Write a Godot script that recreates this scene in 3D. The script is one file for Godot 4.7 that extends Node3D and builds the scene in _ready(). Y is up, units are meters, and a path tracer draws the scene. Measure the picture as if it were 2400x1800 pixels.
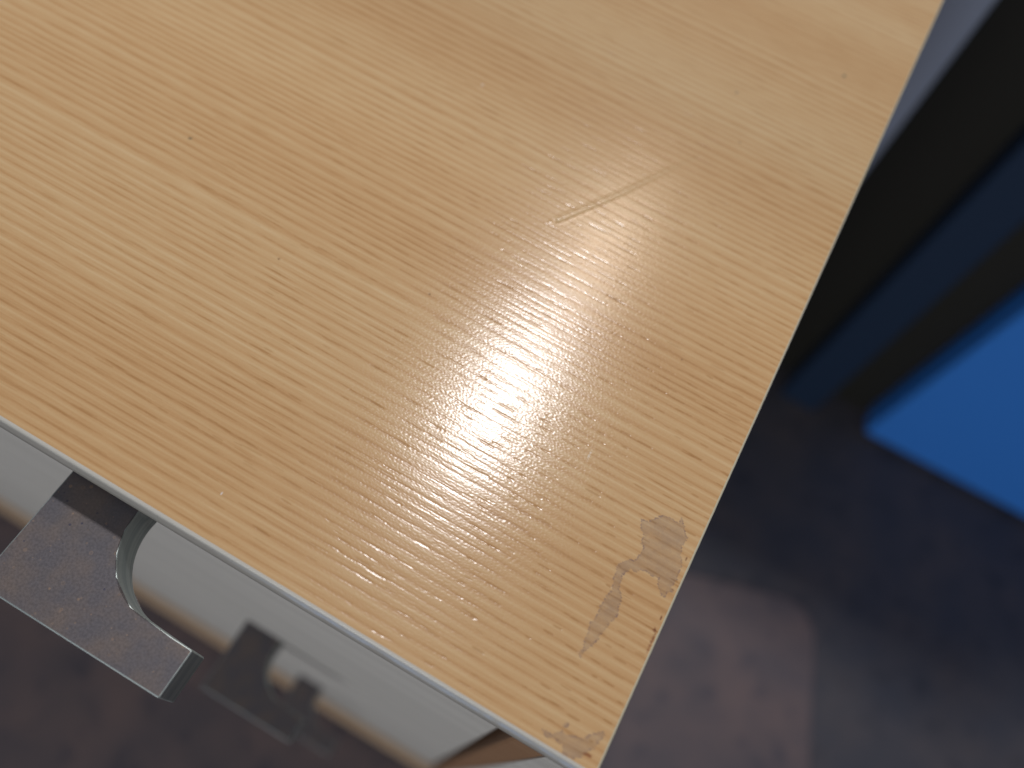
extends Node3D
# Corner of a pale wood-laminate drawer cabinet seen from just above it.
# World axes: y up, x to the right along the cabinet's front edge, z towards the viewer. The front right corner of the top is at (0, TOP, 0).

const TOP := 0.88          # height of the top surface
const LEN := 0.70          # cabinet width
const DEP := 0.42          # cabinet depth
const FACE := -0.0065      # plane of the drawer fronts
const TW := 2048           # wood texture
const TH := 2048

var rng := RandomNumberGenerator.new()


func _ready() -> void:
	rng.seed = 4117
	# ---- camera -------------------------------------------------------------------------------------------------
	var cam := Camera3D.new()
	cam.name = "camera"
	add_child(cam)
	cam.transform = Transform3D(Basis(Vector3(0.87065, 0.1177, -0.47762), Vector3(-0.47858, 0.42711, -0.76716), Vector3(0.1137, 0.89651, 0.42819)).orthonormalized(), Vector3(-0.04062, TOP + 0.22, 0.02238))
	var lens := CameraAttributesPhysical.new()
	lens.frustum_focal_length = 26.0
	lens.frustum_focus_distance = 0.235
	lens.frustum_near = 0.02
	lens.frustum_far = 60.0
	lens.exposure_aperture = 4.4
	cam.attributes = lens
	cam.current = true
	# ---- surroundings and light ---------------------------------------------------------------------------------
	var we := WorldEnvironment.new()
	we.name = "surroundings"
	var env := Environment.new()
	env.background_mode = Environment.BG_COLOR
	env.background_color = Color(0.140, 0.143, 0.160).linear_to_srgb()
	env.tonemap_mode = Environment.TONE_MAPPER_LINEAR
	env.tonemap_exposure = 1.0
	env.sdfgi_enabled = true
	env.ssao_enabled = true
	env.ssil_enabled = true
	we.environment = env
	add_child(we)
	round_lamp(Vector3(-0.323, 2.88, -0.957), 0.06, Color(0.99, 0.985, 1.0), 3.1, "round white ceiling downlight nearest the cabinet")
	round_lamp(Vector3(-0.302, 2.88, -1.613), 0.07, Color(1.0, 0.80, 0.63), 0.85, "round warm ceiling downlight farther behind the cabinet")
	fill_panel(Vector3(-0.4, 1.7, 2.7), 0.6, Color(0.92, 0.95, 1.0), 3.1)

	# ---- materials ----------------------------------------------------------------------------------------------
	var wood := make_wood()
	var plain_wood := StandardMaterial3D.new()          # narrow wood-look strips
	plain_wood.albedo_texture = streaks(256, 512, Color(0.74, 0.62, 0.49), Color(0.83, 0.72, 0.60), 77)
	plain_wood.uv1_triplanar = true
	plain_wood.uv1_scale = Vector3(3, 3, 3)
	plain_wood.roughness = 0.45
	var band := StandardMaterial3D.new()
	band.vertex_color_use_as_albedo = true
	band.roughness = 0.3
	var band_side := StandardMaterial3D.new()
	band_side.albedo_color = Color(0.74, 0.71, 0.61)
	band_side.roughness = 0.35
	var grey_front := StandardMaterial3D.new()
	grey_front.albedo_texture = streaks(256, 512, Color(0.69, 0.675, 0.645), Color(0.78, 0.765, 0.735), 5)
	grey_front.uv1_triplanar = true
	grey_front.uv1_scale = Vector3(2, 2, 2)
	grey_front.roughness = 0.8
	var core := StandardMaterial3D.new()                # raw brown board of the carcass
	core.albedo_texture = streaks(128, 1024, Color(0.46, 0.31, 0.20), Color(0.63, 0.50, 0.37), 19)
	core.uv1_triplanar = true
	core.uv1_scale = Vector3(9, 9, 9)
	core.roughness = 0.7
	var metal := make_metal()

	# ---- floor --------------------------------------------------------------------------------------------------
	var floor_mat := make_floor(Color(0.235, 0.24, 0.275), Color(0.325, 0.295, 0.295), Color(0.17, 0.175, 0.21), 3)
	var fl := box_mesh(Vector3(-6, -0.05, -6), Vector3(6, 0, 6), 0.0)
	struct_obj("floor", fl, floor_mat)

	var turn := deg_to_rad(17.0)                        # thin sheet under the cabinet, coloured lighter as the lit floor
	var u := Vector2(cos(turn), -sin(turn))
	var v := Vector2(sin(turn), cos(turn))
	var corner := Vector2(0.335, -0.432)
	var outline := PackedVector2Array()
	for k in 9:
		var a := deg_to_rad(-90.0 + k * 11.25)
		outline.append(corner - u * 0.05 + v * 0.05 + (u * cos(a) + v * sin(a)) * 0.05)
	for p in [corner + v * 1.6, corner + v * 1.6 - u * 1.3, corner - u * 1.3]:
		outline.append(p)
	var lit_patch := part("lit_floor_patch", prism(outline, 0.0002, 0.004, 0.001), make_floor(Color(0.315, 0.29, 0.31), Color(0.43, 0.36, 0.35), Color(0.22, 0.215, 0.26), 40), self)
	lit_patch.set_meta("label", "brownish grey sheet under the drawer cabinet, coloured as the lit part of the floor, its rounded corner showing")
	lit_patch.set_meta("category", "light_patch")

	# ---- the drawer cabinet -------------------------------------------------------------------------------------
	var cab := thing("drawer_cabinet", "pale wood grain drawer cabinet with grey fronts and stained top corner", "cabinet", Vector3(0, 0, 0))
	var top := part("tabletop", top_slab(), wood, cab)
	top.position = Vector3(0, TOP, 0)
	var fb := part("front_edge_band", front_band(), band, top)
	fb.set_meta("label", "chipped pale front edge band")
	part("side_edge_band", side_band(), band_side, top)
	var under := TOP - 0.014
	part("side_panel", box_mesh(Vector3(-0.0175, 0.0045, -DEP + 0.004), Vector3(-0.0008, under, -0.0035), 0.0008), core, cab)
	part("side_panel", box_mesh(Vector3(-LEN, 0.0045, -DEP + 0.004), Vector3(-LEN + 0.0167, under, -0.0035), 0.0008), core, cab)
	part("back_panel", box_mesh(Vector3(-LEN + 0.0167, 0.02, -DEP + 0.006), Vector3(-0.0175, under, -DEP + 0.012), 0.0), core, cab)
	part("bottom_panel", box_mesh(Vector3(-LEN + 0.0167, 0.014, -DEP + 0.012), Vector3(-0.0175, 0.032, 0.0035), 0.001), plain_wood, cab)
	var bare := StandardMaterial3D.new()                # the cut edges of the pulls are cleaner metal
	bare.albedo_texture = streaks(128, 512, Color(0.56, 0.60, 0.60), Color(0.74, 0.76, 0.74), 61)
	bare.uv1_triplanar = true
	bare.uv1_scale = Vector3(14, 14, 14)
	bare.metallic = 0.75
	bare.roughness = 0.5
	var handle := handle_mesh()
	handle.surface_set_material(0, bare)
	handle.surface_set_material(1, metal)
	part("edge_strip", box_mesh(Vector3(-0.0075, 0.0045, -0.0034), Vector3(-0.0008, under, -0.0028), 0.0), grey_front, cab)
	for k in 3:
		var y1: float = 0.864 - 0.276 * k
		var dr := part("drawer_front", box_mesh(Vector3(-LEN + 0.021, y1 - 0.272, FACE - 0.016), Vector3(-0.0205, y1, FACE), 0.0012), grey_front, cab)
		var hn := part("pull_handle", handle, null, dr)
		hn.position = Vector3(0, y1 - 0.0022, 0)

	# ---- furniture standing behind, on the right ----------------------------------------------------------------
	var grey := StandardMaterial3D.new()
	grey.albedo_color = Color(0.73, 0.78, 0.87)
	grey.roughness = 0.6
	var black := StandardMaterial3D.new()
	black.albedo_color = Color(0.15, 0.145, 0.12)
	black.roughness = 0.6
	var navy := StandardMaterial3D.new()
	navy.albedo_color = Color(0.11, 0.19, 0.29)
	navy.roughness = 0.55
	var blue := StandardMaterial3D.new()
	blue.albedo_color = Color(0.24, 0.55, 0.93)
	blue.roughness = 0.5
	var g := thing("grey_cupboard", "plain blue-grey cupboard face behind the cabinet's far right edge", "cupboard", Vector3(-0.25, 0, -0.95))
	part("body", box_mesh(Vector3(-0.30, 0.0, -0.22), Vector3(0.331, 1.63, 0.22), 0.003), grey, g)
	part("door", box_mesh(Vector3(-0.298, 0.05, 0.2205), Vector3(0.329, 1.62, 0.24), 0.003), grey, g)
	var b := thing("black_cabinet", "tall black cabinet with a dark navy door strip, between grey cupboard and blue locker", "cabinet", Vector3(0.202, 0, -0.97))
	part("body", box_mesh(Vector3(-0.1195, 0.0, -0.22), Vector3(0.106, 1.64, 0.22), 0.003), black, b)
	part("door", box_mesh(Vector3(-0.024, 0.0, 0.2205), Vector3(0.033, 1.58, 0.265), 0.003), navy, b)
	var l := thing("blue_locker", "bright blue steel locker standing at the right behind the cabinet", "locker", Vector3(0.62, 0, -0.95))
	part("body", box_mesh(Vector3(-0.308, 0.0, -0.22), Vector3(0.30, 1.9, 0.22), 0.003), blue, l)
	part("door", box_mesh(Vector3(-0.307, 0.01, 0.2205), Vector3(0.298, 1.89, 0.24), 0.003), blue, l)


# ------------------------------------------------------------------------------------------------------ scene helpers
func thing(called: String, label: String, category: String, at: Vector3) -> Node3D:
	var o := Node3D.new()
	o.name = called
	add_child(o, true)
	o.position = at
	o.set_meta("label", label)
	o.set_meta("category", category)
	return o


func part(called: String, mesh: Mesh, mat: Material, parent: Node) -> MeshInstance3D:
	var o := MeshInstance3D.new()
	o.name = called
	var n := 1
	while parent.has_node(NodePath(String(o.name))):
		o.name = "%s_%03d" % [called, n]
		n += 1
	o.mesh = mesh
	o.material_override = mat
	parent.add_child(o, true)
	return o


func struct_obj(called: String, mesh: Mesh, mat: Material) -> MeshInstance3D:
	var o := part(called, mesh, mat, self)
	o.set_meta("kind", "structure")
	return o


func lamp_parts(called: String, label: String, at: Vector3, glow: Color) -> Array:
	var t := thing(called, label, "ceiling lamp", at)
	var shell := StandardMaterial3D.new()
	shell.albedo_color = Color(0.85, 0.85, 0.85)
	shell.roughness = 0.5
	var lit := StandardMaterial3D.new()
	lit.albedo_color = Color(0.9, 0.9, 0.9)
	lit.emission_enabled = true
	lit.emission = glow
	lit.emission_energy_multiplier = 1.0
	return [t, shell, lit]


func round_lamp(at: Vector3, r: float, col: Color, energy: float, label: String) -> void:
	var made := lamp_parts("ceiling_lamp", label, at, col)
	var ring := CylinderMesh.new()
	ring.top_radius = r + 0.015
	ring.bottom_radius = r + 0.02
	ring.height = 0.05
	var h := part("housing", ring, made[1], made[0])
	h.position.y = 0.031
	var disc := CylinderMesh.new()
	disc.top_radius = r
	disc.bottom_radius = r
	disc.height = 0.008
	part("lamp_diffuser", disc, made[2], made[0])
	area_light(made[0], Vector3(0, -0.008, 0), r * 1.7, col, energy)


func fill_panel(at: Vector3, side: float, col: Color, energy: float) -> void:  # unseen panel added in front to brighten the drawer fronts and locker
	var made := lamp_parts("added_fill_panel", "unseen square cool white fill panel added in front of the cabinet", at, col)
	made[0].rotation_degrees.x = 68.0
	made[0].set_meta("category", "fill light")
	var s := side / 2.0
	var h := part("housing", box_mesh(Vector3(-s - 0.02, 0.005, -s - 0.02), Vector3(s + 0.02, 0.05, s + 0.02), 0.0), made[1], made[0])
	h.position.y = 0.0
	part("lamp_diffuser", box_mesh(Vector3(-s, -0.005, -s), Vector3(s, 0.004, s), 0.0), made[2], made[0])
	area_light(made[0], Vector3(0, -0.01, 0), side, col, energy)


func area_light(parent: Node3D, at: Vector3, side: float, col: Color, energy: float) -> void:
	var a := AreaLight3D.new()
	a.name = "lamp_light"
	a.area_size = Vector2(side, side)
	a.area_normalize_energy = true
	a.light_color = col.linear_to_srgb()
	a.light_energy = energy
	a.area_range = 8.0
	a.area_attenuation = 2.0
	a.shadow_enabled = true
	parent.add_child(a, true)
	a.position = at
	a.rotation_degrees.x = -90.0


# ------------------------------------------------------------------------------------------------------ meshes
func quad(st: SurfaceTool, a: Vector3, b: Vector3, c: Vector3, d: Vector3) -> void:
	for p in [a, b, c, a, c, d]:
		st.add_vertex(p)


# Box with chamfered edges (bevel 0: sharp).
func box_mesh(lo: Vector3, hi: Vector3, bevel: float) -> ArrayMesh:
	var poly := PackedVector2Array([Vector2(lo.x, lo.z), Vector2(hi.x, lo.z), Vector2(hi.x, hi.z), Vector2(lo.x, hi.z)])
	return prism(poly, lo.y, hi.y, bevel)


# A polygon in x, z raised from y0 to y1; bevel chamfers the rims and, when positive, the upright corners too.
func prism(poly: PackedVector2Array, y0: float, y1: float, bevel: float, rounds := 1, split := false) -> ArrayMesh:
	var area := 0.0
	for i in poly.size():
		area += poly[i].cross(poly[(i + 1) % poly.size()])
	if area < 0:
		poly.reverse()
	var ring := poly
	if bevel > 0.0:                                        # cut sharp upright corners
		ring = PackedVector2Array()
		for i in poly.size():
			var p := poly[i]
			var u := (poly[posmod(i - 1, poly.size())] - p)
			var v := (poly[(i + 1) % poly.size()] - p)
			if absf(u.normalized().dot(v.normalized())) < 0.5:
				ring.append(p + u.normalized() * bevel)
				ring.append(p + v.normalized() * bevel)
			else:
				ring.append(p)
	var n := ring.size()
	var inner := PackedVector2Array()
	for i in n:
		var e0 := (ring[i] - ring[posmod(i - 1, n)]).normalized()
		var e1 := (ring[(i + 1) % n] - ring[i]).normalized()
		var m := (Vector2(-e0.y, e0.x) + Vector2(-e1.y, e1.x)).normalized()
		inner.append(ring[i] + m * bevel / maxf(0.5, m.dot(Vector2(-e0.y, e0.x))))
	var st := SurfaceTool.new()
	st.begin(Mesh.PRIMITIVE_TRIANGLES)
	st.set_smooth_group(-1)
	var levels := [[ring, y0], [ring, y1]]
	if bevel > 0.0:
		levels = []
		for k in rounds + 1:
			var an := PI / 2.0 * k / rounds
			levels.append([blend(inner, ring, sin(an)), y0 + bevel * (1.0 - cos(an))])
		for k in rounds + 1:
			var an := PI / 2.0 * k / rounds
			levels.append([blend(inner, ring, cos(an)), y1 - bevel * (1.0 - sin(an))])
	for k in levels.size() - 1:
		var a: PackedVector2Array = levels[k][0]
		var b: PackedVector2Array = levels[k + 1][0]
		var ya: float = levels[k][1]
		var yb: float = levels[k + 1][1]
		for i in n:
			var j := (i + 1) % n
			quad(st, Vector3(a[i].x, ya, a[i].y), Vector3(b[i].x, yb, b[i].y), Vector3(b[j].x, yb, b[j].y), Vector3(a[j].x, ya, a[j].y))
	var flat: ArrayMesh = null
	if split:                                              # walls and faces as two surfaces
		st.generate_normals()
		flat = st.commit()
		st = SurfaceTool.new()
		st.begin(Mesh.PRIMITIVE_TRIANGLES)
		st.set_smooth_group(-1)
	var cap := inner if bevel > 0.0 else ring
	var tri := Geometry2D.triangulate_polygon(cap)
	for t in tri.size() / 3:
		var p := [cap[tri[t * 3]], cap[tri[t * 3 + 1]], cap[tri[t * 3 + 2]]]
		if (p[1] - p[0]).cross(p[2] - p[0]) < 0:
			p.reverse()
		for q in p:
			st.add_vertex(Vector3(q.x, y1, q.y))
		p.reverse()
		for q in p:
			st.add_vertex(Vector3(q.x, y0, q.y))
	st.generate_normals()
	return st.commit(flat)


func blend(a: PackedVector2Array, b: PackedVector2Array, t: float) -> PackedVector2Array:
	var out := PackedVector2Array()
	for i in a.size():
		out.append(a[i].lerp(b[i], t))
	return out


# Top slab without its edge bands; origin on the upper surface.
func top_slab() -> ArrayMesh:
	var st := SurfaceTool.new()
	st.begin(Mesh.PRIMITIVE_TRIANGLES)
	st.set_smooth_group(-1)
	var x0 := -LEN
	var x1 := -0.0007
	var z0 := -DEP
	var z1 := -0.0012
	var y0 := -0.014
	var c := [Vector3(x0, 0, z0), Vector3(x1, 0, z0), Vector3(x1, 0, z1), Vector3(x0, 0, z1)]
	var put := func(p: Vector3, uv: Vector2) -> void:
		st.set_uv(uv)
		st.add_vertex(p)
	for i in [0, 1, 2, 0, 2, 3]:
		var p: Vector3 = c[i]
		put.call(p, Vector2((p.x + LEN) / LEN, (p.z + DEP) / DEP))
	for i in [0, 2, 1, 0, 3, 2]:
		var p: Vector3 = c[i]
		put.call(p + Vector3(0, y0, 0), Vector2((p.x + LEN) / LEN, (p.z + DEP) / DEP))
	for k in 4:
		var a: Vector3 = c[k]
		var b: Vector3 = c[(k + 1) % 4]
		var d := Vector3(0, y0, 0)
		for p in [a, a + d, b + d, a, b + d, b]:
			put.call(p, Vector2((p.x + LEN) / LEN, (p.z + DEP + p.y) / DEP))
	st.generate_normals()
	st.generate_tangents()
	return st.commit()


# Sweeps a profile (z outwards, y) along x with a shift and a droop that vary along the way.
func front_band() -> ArrayMesh:
	var noise := FastNoiseLite.new()
	noise.seed = 8
	noise.frequency = 0.09
	var tints := []
	var st := SurfaceTool.new()
	st.begin(Mesh.PRIMITIVE_TRIANGLES)
	st.set_smooth_group(0)
	var rows := []
	var steps := 360
	for i in steps + 1:
		var s := float(i) / steps
		var x := -LEN + (LEN - 0.0004) * s
		var wear := smoothstep(-0.125, -0.075, x)          # towards the corner the band is chipped and has come away a little
		var n1 := noise.get_noise_1d(x * 1000.0)
		var n2 := noise.get_noise_1d(x * 4000.0 + 50.0)
		var out := wear * (0.00025 + 0.0002 * n1)
		var low := wear * (0.0004 * n2 + 0.0003 * n1)
		var groove := wear * (0.00045 + 0.0002 * n2)
		var prof := [Vector2(-0.0012, -0.00002), Vector2(-0.0009, -0.00005), Vector2(-0.0005, -0.00022), Vector2(-0.00018, -0.00055), Vector2(-0.00002 - groove * 0.6, -0.0010), Vector2(0.0 - groove, -0.0016), Vector2(out, -0.0021), Vector2(out * 1.3, -0.0030 + low), Vector2(out, -0.0075 + low * 2.0), Vector2(0.0, -0.0139), Vector2(-0.0011, -0.0139)]
		var row := []
		for p in prof:
			row.append(Vector3(x, p.y, p.x))
		rows.append(row)
		var film_or_sheen := wear * clampf(0.75 + 1.2 * n2, 0.0, 1.0)   # bluish white glint of cool light painted along the chipped band
		tints.append([Color(0.50, 0.48, 0.425), Color(0.50, 0.53, 0.58), film_or_sheen])
	for i in steps:
		for k in rows[0].size() - 1:
			var hit := 1.0 if k >= 5 and k <= 6 else 0.0
			for c in [[i, k], [i + 1, k], [i + 1, k + 1], [i, k], [i + 1, k + 1], [i, k + 1]]:
				var t: Array = tints[c[0]]
				st.set_color(t[0].lerp(t[1], t[2] * hit))
				st.add_vertex(rows[c[0]][c[1]])
	st.set_color(Color(0.50, 0.48, 0.425))
	for e in [0, steps]:
		var r: Array = rows[e]
		for k in range(1, r.size() - 1):
			for p in ([r[0], r[k], r[k + 1]] if e > 0 else [r[0], r[k + 1], r[k]]):
				st.add_vertex(p)
	st.generate_normals()
	return st.commit()


func side_band() -> ArrayMesh:
	var st := SurfaceTool.new()
	st.begin(Mesh.PRIMITIVE_TRIANGLES)
	st.set_smooth_group(0)
	var noise := FastNoiseLite.new()
	noise.seed = 31
	noise.frequency = 0.12
	var rows := []
	var steps := 240
	for i in steps + 1:
		var z := -DEP + (DEP - 0.0013) * float(i) / steps
		var n := 0.00006 * noise.get_noise_1d(z * 2500.0)
		var prof := [Vector2(-0.0007, -0.00002), Vector2(-0.0005, -0.00004), Vector2(-0.00028, -0.00013), Vector2(-0.00012 + n, -0.0003), Vector2(-0.00003 + n, -0.0006), Vector2(n, -0.0012), Vector2(0.0, -0.0139), Vector2(-0.001, -0.0139)]
		var row := []
		for p in prof:
			row.append(Vector3(p.x, p.y, z))
		rows.append(row)
	for i in steps:
		for k in rows[0].size() - 1:
			quad(st, rows[i + 1][k], rows[i][k], rows[i][k + 1], rows[i + 1][k + 1])
	st.generate_normals()
	return st.commit()


# Flat L-shaped pull cut from 15 mm plate, with a round notch on the inside of the L.
func handle_mesh() -> ArrayMesh:
	var poly := PackedVector2Array([Vector2(-0.1650, FACE - 0.004), Vector2(-0.1650, 0.0363), Vector2(-0.1056, 0.0363), Vector2(-0.1056, 0.0225), Vector2(-0.1125, 0.0224)])
	var c := Vector2(-0.1215, 0.0014)                     # the notch: an arc from the bar round to the stem
	for i in 41:
		var a := lerpf(deg_to_rad(98.0), deg_to_rad(188.0), i / 40.0)
		poly.append(c + Vector2(cos(a) * 0.0202, sin(a) * 0.0206))
	poly.append(Vector2(-0.1412, FACE - 0.004))
	return prism(poly, -0.015, 0.0, 0.0004, 3, true)


# ------------------------------------------------------------------------------------------------------ materials
func stretched(seed_: int, freq: float, w: int, h: int, to_w: int, to_h: int, octaves := 3) -> PackedByteArray:
	var n := FastNoiseLite.new()
	n.seed = seed_
	n.frequency = freq
	n.noise_type = FastNoiseLite.TYPE_SIMPLEX_SMOOTH
	n.fractal_octaves = octaves
	var im := n.get_image(w, h)
	if w != to_w or h != to_h:
		im.resize(to_w, to_h, Image.INTERPOLATE_CUBIC)
	im.convert(Image.FORMAT_L8)
	return im.get_data()


func streaks(w: int, h: int, a: Color, b: Color, seed_: int) -> ImageTexture:
	var d := stretched(seed_, 0.06, w / 16, h, w, h, 4)
	var im := Image.create(w, h, false, Image.FORMAT_RGB8)
	var out := PackedByteArray()
	out.resize(w * h * 3)
	for i in w * h:
		var c := a.lerp(b, d[i] / 255.0)
		out[i * 3] = int(c.r * 255)
		out[i * 3 + 1] = int(c.g * 255)
		out[i * 3 + 2] = int(c.b * 255)
	im.set_data(w, h, false, Image.FORMAT_RGB8, out)
	return ImageTexture.create_from_image(im)


func make_floor(low: Color, high: Color, blot: Color, seed_: int) -> StandardMaterial3D:
	var n := 512
	var a := stretched(seed_, 0.012, n, n, n, n, 5)
	var b := stretched(seed_ + 6, 0.03, n, n, n, n, 4)
	var out := PackedByteArray()
	out.resize(n * n * 3)
	for i in n * n:
		var t := a[i] / 255.0
		var u := b[i] / 255.0
		var c := low.lerp(high, t)
		c = c.lerp(blot, clampf((u - 0.62) * 2.0, 0, 0.6))
		out[i * 3] = int(c.r * 255)
		out[i * 3 + 1] = int(c.g * 255)
		out[i * 3 + 2] = int(c.b * 255)
	var im := Image.create_from_data(n, n, false, Image.FORMAT_RGB8, out)
	var m := StandardMaterial3D.new()
	m.albedo_texture = ImageTexture.create_from_image(im)
	m.uv1_triplanar = true
	m.uv1_scale = Vector3(1.3, 1.3, 1.3)
	m.roughness = 0.6
	return m


func make_metal() -> StandardMaterial3D:
	var n := 1024
	var a := stretched(21, 0.006, n, n, n, n, 5)
	var b := stretched(22, 0.09, n, n, n, n, 4)
	var out := PackedByteArray()
	out.resize(n * n * 3)
	var rough := PackedByteArray()
	rough.resize(n * n)
	for i in n * n:
		var t := a[i] / 255.0
		var u := b[i] / 255.0
		var c := Color(0.365, 0.35, 0.365).lerp(Color(0.42, 0.378, 0.36), clampf((t - 0.25) * 1.6, 0, 1))
		c = c * (0.93 + 0.14 * u)
		out[i * 3] = clampi(int(c.r * 255), 0, 255)
		out[i * 3 + 1] = clampi(int(c.g * 255), 0, 255)
		out[i * 3 + 2] = clampi(int(c.b * 255), 0, 255)
		rough[i] = int(255 * (0.34 + 0.22 * u))
	var r := RandomNumberGenerator.new()                  # corrosion specks, some of them small rings
	r.seed = 5
	for k in 420:
		var cx := r.randi_range(6, n - 7)
		var cy := r.randi_range(6, n - 7)
		var rad := r.randf_range(1.5, 5.0) if k % 6 else r.randf_range(4.0, 7.5)
		var ringed := r.randf() < 0.4
		var tone := Color(0.56, 0.47, 0.40) if r.randf() < 0.72 else Color(0.22, 0.22, 0.30)
		var s := r.randf_range(0.25, 0.85)
		for y in range(maxi(0, cy - 9), mini(n, cy + 10)):
			for x in range(maxi(0, cx - 9), mini(n, cx + 10)):
				var d := Vector2(x - cx, y - cy).length()
				var w := (1.0 - smoothstep(rad - 1.2, rad, d)) * s
				if ringed and d < rad - 2.0:
					w *= 0.35
				if w > 0:
					var q := (y * n + x) * 3
					out[q] = int(lerpf(out[q], tone.r * 255, w))
					out[q + 1] = int(lerpf(out[q + 1], tone.g * 255, w))
					out[q + 2] = int(lerpf(out[q + 2], tone.b * 255, w))
	var m := StandardMaterial3D.new()
	m.albedo_texture = ImageTexture.create_from_image(Image.create_from_data(n, n, false, Image.FORMAT_RGB8, out))
	m.roughness_texture = ImageTexture.create_from_image(Image.create_from_data(n, n, false, Image.FORMAT_L8, rough))
	m.roughness = 1.0
	m.metallic = 0.25
	m.uv1_triplanar = true
	m.uv1_scale = Vector3(11, 11, 11)
	return m


func px(x: float) -> float:                               # metres along the top to texture columns
	return (x + LEN) / LEN * TW


func pz(z: float) -> float:
	return (z + DEP) / DEP * TH


func make_wood() -> StandardMaterial3D:
	var count := TW * TH
	var tone := stretched(101, 0.045, 16, 160, TW, TH, 3)          # broad bands of the board
	var warp := stretched(102, 0.010, 12, 1024, TW, TH, 3)         # how the growth lines, about 3 mm apart, wander
	var broken := stretched(105, 0.16, 260, TH, TW, TH, 2)         # where they break up
	var fibre := stretched(103, 0.23, 140, TH, TW, TH, 2)          # fine fibres
	var grit := stretched(104, 0.33, TW, TH, TW, TH, 2)            # pebbled lacquer
	var lut := PackedByteArray()
	lut.resize(256 * 3)
	var stops := [Color(0.66, 0.50, 0.332), Color(0.735, 0.585, 0.412), Color(0.775, 0.65, 0.482), Color(0.815, 0.72, 0.57)]
	for i in 256:
		var f := i / 255.0 * 3.0
		var k := mini(int(f), 2)
		var c: Color = stops[k].lerp(stops[k + 1], f - k)
		lut[i * 3] = int(c.r * 255)
		lut[i * 3 + 1] = int(c.g * 255)
		lut[i * 3 + 2] = int(c.b * 255)
	var rgbs := PackedByteArray()
	rgbs.resize(count * 3)
	var high := PackedByteArray()
	high.resize(count)
	var dark := PackedByteArray()                          # 0..255: narrow dark line of each growth ring
	dark.resize(256)
	var pale := PackedByteArray()
	pale.resize(256)
	for i in 256:
		dark[i] = int(255 * pow(maxf(0.0, cos((i - 128) / 256.0 * TAU)), 3.0))
		pale[i] = int(255 * pow(maxf(0.0, -cos((i - 104) / 256.0 * TAU)), 3.0))
	var lines := PackedByteArray()
	lines.resize(count)
	for y in TH:
		var at := y * 17
		for i in range(y * TW, y * TW + TW):
			var ph := (at + ((warp[i] * 460) >> 8)) & 255
			var ln := (dark[ph] * clampi(broken[i] * 2 - 60, 80, 255)) >> 8
			lines[i] = ln
			var v := (tone[i] * 78 + fibre[i] * 66 + grit[i] * 24 + broken[i] * 22 - ln * 76 + pale[ph] * 46 + 7300) >> 8
			v = clampi(v, 0, 255) * 3
			var q := i * 3
			rgbs[q] = lut[v]
			rgbs[q + 1] = lut[v + 1]
			rgbs[q + 2] = lut[v + 2]
			high[i] = clampi(128 + ((fibre[i] * 24 + grit[i] * 32 - ln * 26 + pale[ph] * 9) >> 8) - 22, 0, 255)
	# pressed pores: short dark dashes along the grain, mostly in the dark lines, longer and finer away from the corner
	var r := RandomNumberGenerator.new()
	r.seed = 12
	for k in 60000:
		var x := r.randi_range(0, TW - 1)
		var y := r.randi_range(0, TH - 1)
		var on := lines[y * TW + x]
		if r.randf() > 0.05 + 1.1 * on / 255.0:
			continue
		var far := clampf(maxf((TW - x) / (TW * 0.36), (TH - y) / (TH * 0.85)), 0, 1)
		var length := int(r.randf_range(4, 11) * (1.0 + 2.2 * far))
		var half := r.randf_range(0.35, 1.1) * (1.0 - 0.45 * far)
		var s := r.randf_range(0.2, 0.75) * (1.0 - 0.72 * far)
		var slope := r.randf_range(-0.06, 0.06)
		for t in length:
			var xx := (x + t) % TW
			var f := float(t) / length
			var taper := half * (0.45 + 1.1 * sqrt(maxf(0.0, 1.0 - pow(2 * f - 1, 2))))
			var yc := y + slope * t
			for yy in range(maxi(0, int(yc - taper - 1)), mini(TH, int(yc + taper + 2))):
				var w := clampf(taper + 0.5 - absf(yy - yc), 0, 1) * s
				if w <= 0:
					continue
				var i := yy * TW + xx
				var q := i * 3
				rgbs[q] = int(lerpf(rgbs[q], 148, w * 0.62))
				rgbs[q + 1] = int(lerpf(rgbs[q + 1], 105, w * 0.62))
				rgbs[q + 2] = int(lerpf(rgbs[q + 2], 62, w * 0.62))
				high[i] = clampi(int(high[i] - 62 * w), 0, 255)
	marks(rgbs, high, grit)
	var m := StandardMaterial3D.new()
	m.resource_name = "wood_laminate"
	m.albedo_texture = ImageTexture.create_from_image(Image.create_from_data(TW, TH, false, Image.FORMAT_RGB8, rgbs))
	m.roughness = 0.2
	m.metallic_specular = 0.35
	m.heightmap_enabled = true
	m.heightmap_texture = ImageTexture.create_from_image(Image.create_from_data(TW, TH, false, Image.FORMAT_L8, high))
	m.heightmap_scale = 0.026
	m.anisotropy_enabled = true
	m.anisotropy = -0.52
	return m


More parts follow.
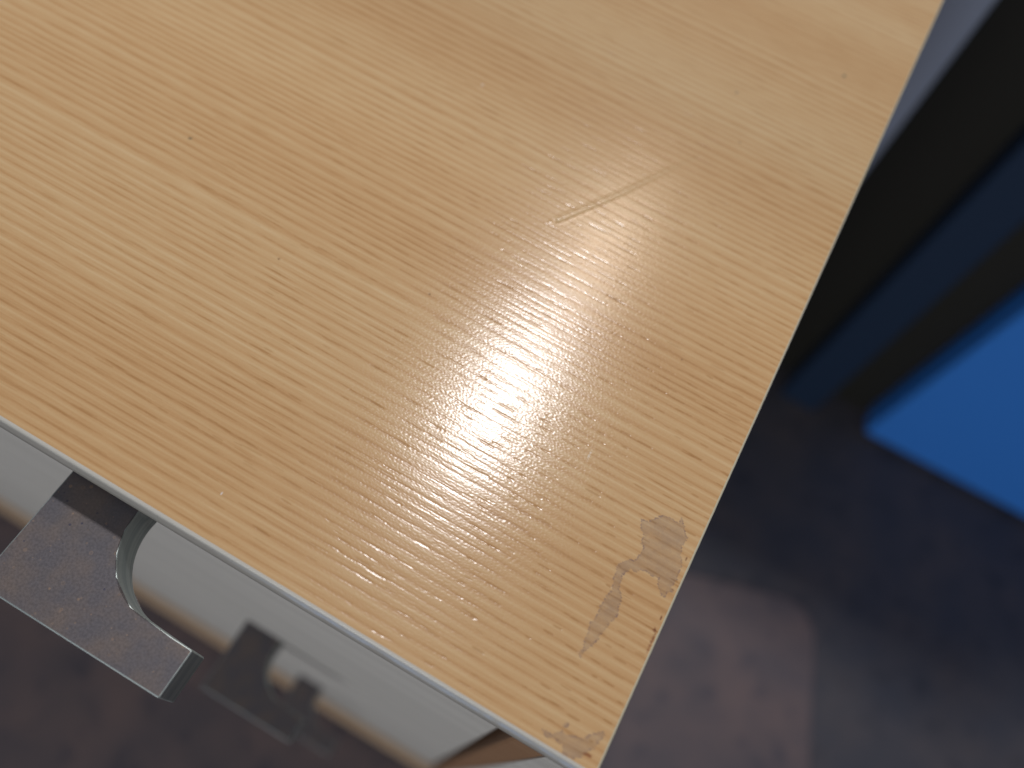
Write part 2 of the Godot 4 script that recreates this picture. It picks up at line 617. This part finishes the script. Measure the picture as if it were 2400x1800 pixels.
# Wear of the top: two dried spills near the corner, a dent, dark nicks at the right edge, dust and dots.
func marks(rgbs: PackedByteArray, high: PackedByteArray, grit: PackedByteArray) -> void:
	spill(rgbs, high, grit, PackedFloat32Array([-17.8, -65.5, -15.6, -65.9, -13.9, -68.3, -12.6, -69.9, -10.3, -70.2, -8.1, -69.8, -8.1, -72.1, -6.1, -69.9, -5.1, -67.9, -4.0, -67.3, -4.4, -64.5, -3.8, -61.9, -2.7, -60.2, -2.1, -58.0, -2.4, -55.9, -1.8, -55.0, -2.5, -52.6, -1.7, -51.7, -2.8, -50.6, -2.9, -48.8, -4.5, -49.4, -6.2, -51.2, -6.7, -52.9, -8.7, -52.5, -10.4, -52.8, -11.8, -52.4, -13.0, -50.8, -14.1, -51.4, -15.0, -50.1, -15.6, -48.5, -15.4, -46.7, -14.5, -44.4, -13.0, -42.9, -12.9, -40.6, -12.2, -38.4, -13.1, -35.5, -13.4, -33.1, -14.1, -31.2, -14.4, -28.8, -15.1, -27.2, -15.9, -25.7, -15.9, -23.9, -16.6, -23.8, -17.1, -25.0, -16.5, -26.1, -17.3, -28.6, -17.2, -30.5, -17.9, -32.8, -17.1, -35.1, -17.3, -38.5, -16.9, -41.0, -17.2, -41.6, -16.5, -43.3, -16.9, -44.6, -16.9, -45.8, -17.6, -46.9, -17.6, -48.5, -18.1, -49.9, -17.4, -51.7, -15.8, -53.5, -14.2, -54.2, -13.9, -56.0, -13.7, -58.2, -14.9, -59.2, -15.2, -61.5, -16.6, -62.8]), 0.0)
	spill(rgbs, high, grit, PackedFloat32Array([-17.0, -4.0, -14.5, -4.0, -13.4, -4.8, -12.3, -6.1, -11.3, -5.5, -9.2, -6.5, -6.9, -7.0, -5.4, -9.0, -3.3, -10.9, -2.3, -10.5, -3.2, -7.7, -3.5, -6.1, -4.5, -5.1, -5.4, -3.0, -7.1, -1.6, -8.8, -1.4, -10.2, -1.7, -10.5, -3.1, -12.7, -3.4, -15.4, -2.8]), 0.35)
	spill(rgbs, high, grit, PackedFloat32Array([-12.8, -7.1, -12.5, -7.9, -11.6, -8.7, -11.5, -7.5, -12.2, -6.9]), 0.5)
	# the dent: a shallow scrape that ends in a small pit with a raised lip
	var path := [Vector2(-84.2, -143.2), Vector2(-83.1, -145.0), Vector2(-71.8, -164.1), Vector2(-62.4, -182.6), Vector2(-54.8, -195.8)]
	for y in range(int(pz(-0.203)), int(pz(-0.134))):
		for x in range(int(px(-0.093)), int(px(-0.046))):
			var p := Vector2((float(x) / TW - 1.0) * LEN, (float(y) / TH - 1.0) * DEP) * 1000.0
			var d := 1e9
			var along := 0.0
			for k in path.size() - 1:
				var c := Geometry2D.get_closest_point_to_segment(p, path[k], path[k + 1])
				if c.distance_to(p) < d:
					d = c.distance_to(p)
					along = clampf((c - path[0]).length() / 60.0, 0, 1)
			var s := 1.0 - 0.75 * along
			var i := y * TW + x
			var groove := 1.0 - smoothstep(0.35, 1.25 - 0.45 * along, d)
			var lip := smoothstep(0.7, 1.1, d) * (1.0 - smoothstep(1.1, 1.9, d))
			var pit := 1.0 - smoothstep(0.4, 1.3, p.distance_to(Vector2(-84.6, -142.6)))
			var bump := 1.0 - smoothstep(0.1, 0.9, p.distance_to(Vector2(-86.2, -141.2)))
			if groove + lip + pit + bump <= 0.0:
				continue
			high[i] = clampi(int(high[i] - (groove * 80 - lip * 46) * s - pit * 60 + bump * 100), 0, 255)
			var w := groove * s * 0.22 + pit * 0.2
			var q := i * 3
			rgbs[q] = int(lerpf(rgbs[q], 176, w))
			rgbs[q + 1] = int(lerpf(rgbs[q + 1], 158, w))
			rgbs[q + 2] = int(lerpf(rgbs[q + 2], 122, w))
	# nicks and dots: x, z, length along z, half width, red, green, blue
	for s in [[-1.7, -43.7, 0.9, 0.35, 105, 62, 40], [-2.0, -39.9, 0.7, 0.5, 112, 70, 48], [-1.5, -37.3, 3.6, 0.25, 120, 78, 55], [-1.5, -34.5, 2.4, 0.2, 135, 92, 66], [-2.1, -61.7, 0.6, 0.3, 120, 85, 60], [-4.2, -4.2, 0.5, 1.3, 128, 80, 52], [-1.9, -52.0, 0.6, 0.25, 130, 96, 70], [-63.8, -57.9, 0.7, 0.8, 95, 75, 58], [-22.7, -265.1, 1.3, 0.6, 112, 110, 92], [-200.3, -104.5, 0.8, 0.8, 125, 110, 84], [-38.8, -74.7, 2.4, 0.22, 225, 224, 222], [-119.2, -13.3, 0.6, 0.22, 222, 222, 230], [-134.1, -180.0, 0.9, 0.35, 214, 210, 214], [-55.0, -232.0, 0.8, 0.8, 150, 128, 100], [-150.0, -82.0, 0.5, 0.4, 128, 100, 72], [-105.0, -96.0, 0.4, 0.4, 120, 92, 62], [-45.0, -210.0, 0.5, 0.5, 140, 118, 90], [-28.0, -118.0, 0.4, 0.4, 130, 100, 72]]:
		for y in range(int(pz((s[1] - s[2]) / 1000.0)) - 2, int(pz((s[1] + s[2]) / 1000.0)) + 3):
			for x in range(int(px((s[0] - s[3]) / 1000.0)) - 2, int(px((s[0] + s[3]) / 1000.0)) + 3):
				if x < 0 or y < 0 or x >= TW or y >= TH:
					continue
				var dx: float = ((float(x) / TW - 1.0) * LEN * 1000.0 - s[0]) / s[3]
				var dz: float = ((float(y) / TH - 1.0) * DEP * 1000.0 - s[1]) / s[2]
				var i := y * TW + x
				var w := (1.0 - smoothstep(0.35, 1.1, sqrt(dx * dx + dz * dz) + (grit[i] - 128) / 300.0)) * 0.85
				if w > 0:
					var q := i * 3
					rgbs[q] = int(lerpf(rgbs[q], s[4], w))
					rgbs[q + 1] = int(lerpf(rgbs[q + 1], s[5], w))
					rgbs[q + 2] = int(lerpf(rgbs[q + 2], s[6], w))


# A dried film: greyer than the wood, which shows through it, smoother, with a darker bluish ragged rim.
func spill(rgbs: PackedByteArray, high: PackedByteArray, grit: PackedByteArray, flat: PackedFloat32Array, grey: float) -> void:
	var poly := PackedVector2Array()
	var lo := Vector2(1e9, 1e9)
	var hi := -lo
	for k in flat.size() / 2:
		var p := Vector2(flat[k * 2], flat[k * 2 + 1])
		poly.append(p)
		lo = lo.min(p)
		hi = hi.max(p)
	var wob := FastNoiseLite.new()
	wob.seed = 6
	wob.frequency = 0.5
	var dens := FastNoiseLite.new()
	dens.seed = 14
	dens.frequency = 0.09
	for y in range(maxi(0, int(pz((lo.y - 1.0) / 1000.0))), mini(TH, int(pz((hi.y + 1.0) / 1000.0)))):
		for x in range(maxi(0, int(px((lo.x - 1.0) / 1000.0))), mini(TW, int(px((hi.x + 1.0) / 1000.0)))):
			var p := Vector2((float(x) / TW - 1.0) * LEN, (float(y) / TH - 1.0) * DEP) * 1000.0
			p += Vector2(wob.get_noise_2dv(p * 2.0), wob.get_noise_2dv(p * 2.0 + Vector2(70, 9))) * 0.45
			if not Geometry2D.is_point_in_polygon(p, poly):
				continue
			var d := 1e9
			for k in poly.size():
				d = minf(d, Geometry2D.get_closest_point_to_segment(p, poly[k], poly[(k + 1) % poly.size()]).distance_to(p))
			var rim := (1.0 - smoothstep(0.10, 0.36, d)) * clampf(0.6 + 1.2 * dens.get_noise_2dv(p * 7.0), 0.05, 1.0)
			var i := y * TW + x
			var q := i * 3
			var film_or_sheen := clampf(0.46 + 0.32 * dens.get_noise_2dv(p * 1.5) + 0.2 * wob.get_noise_2dv(p * 3.0) + 0.15 * grey, 0.12, 0.7)
			var lum := (rgbs[q] + rgbs[q + 1] + rgbs[q + 2]) / 3.0
			rgbs[q] = int(lerpf(lerpf(rgbs[q], lum * 0.62 + 57, film_or_sheen), 112, rim * 0.62))
			rgbs[q + 1] = int(lerpf(lerpf(rgbs[q + 1], lum * 0.6 + 36, film_or_sheen), 94, rim * 0.62))
			rgbs[q + 2] = int(lerpf(lerpf(rgbs[q + 2], lum * 0.6 + 14, film_or_sheen), 94, rim * 0.62))
			high[i] = clampi(int(lerpf(high[i], 150, 0.55 * smoothstep(0.0, 0.3, d)) + rim * 8), 0, 255)
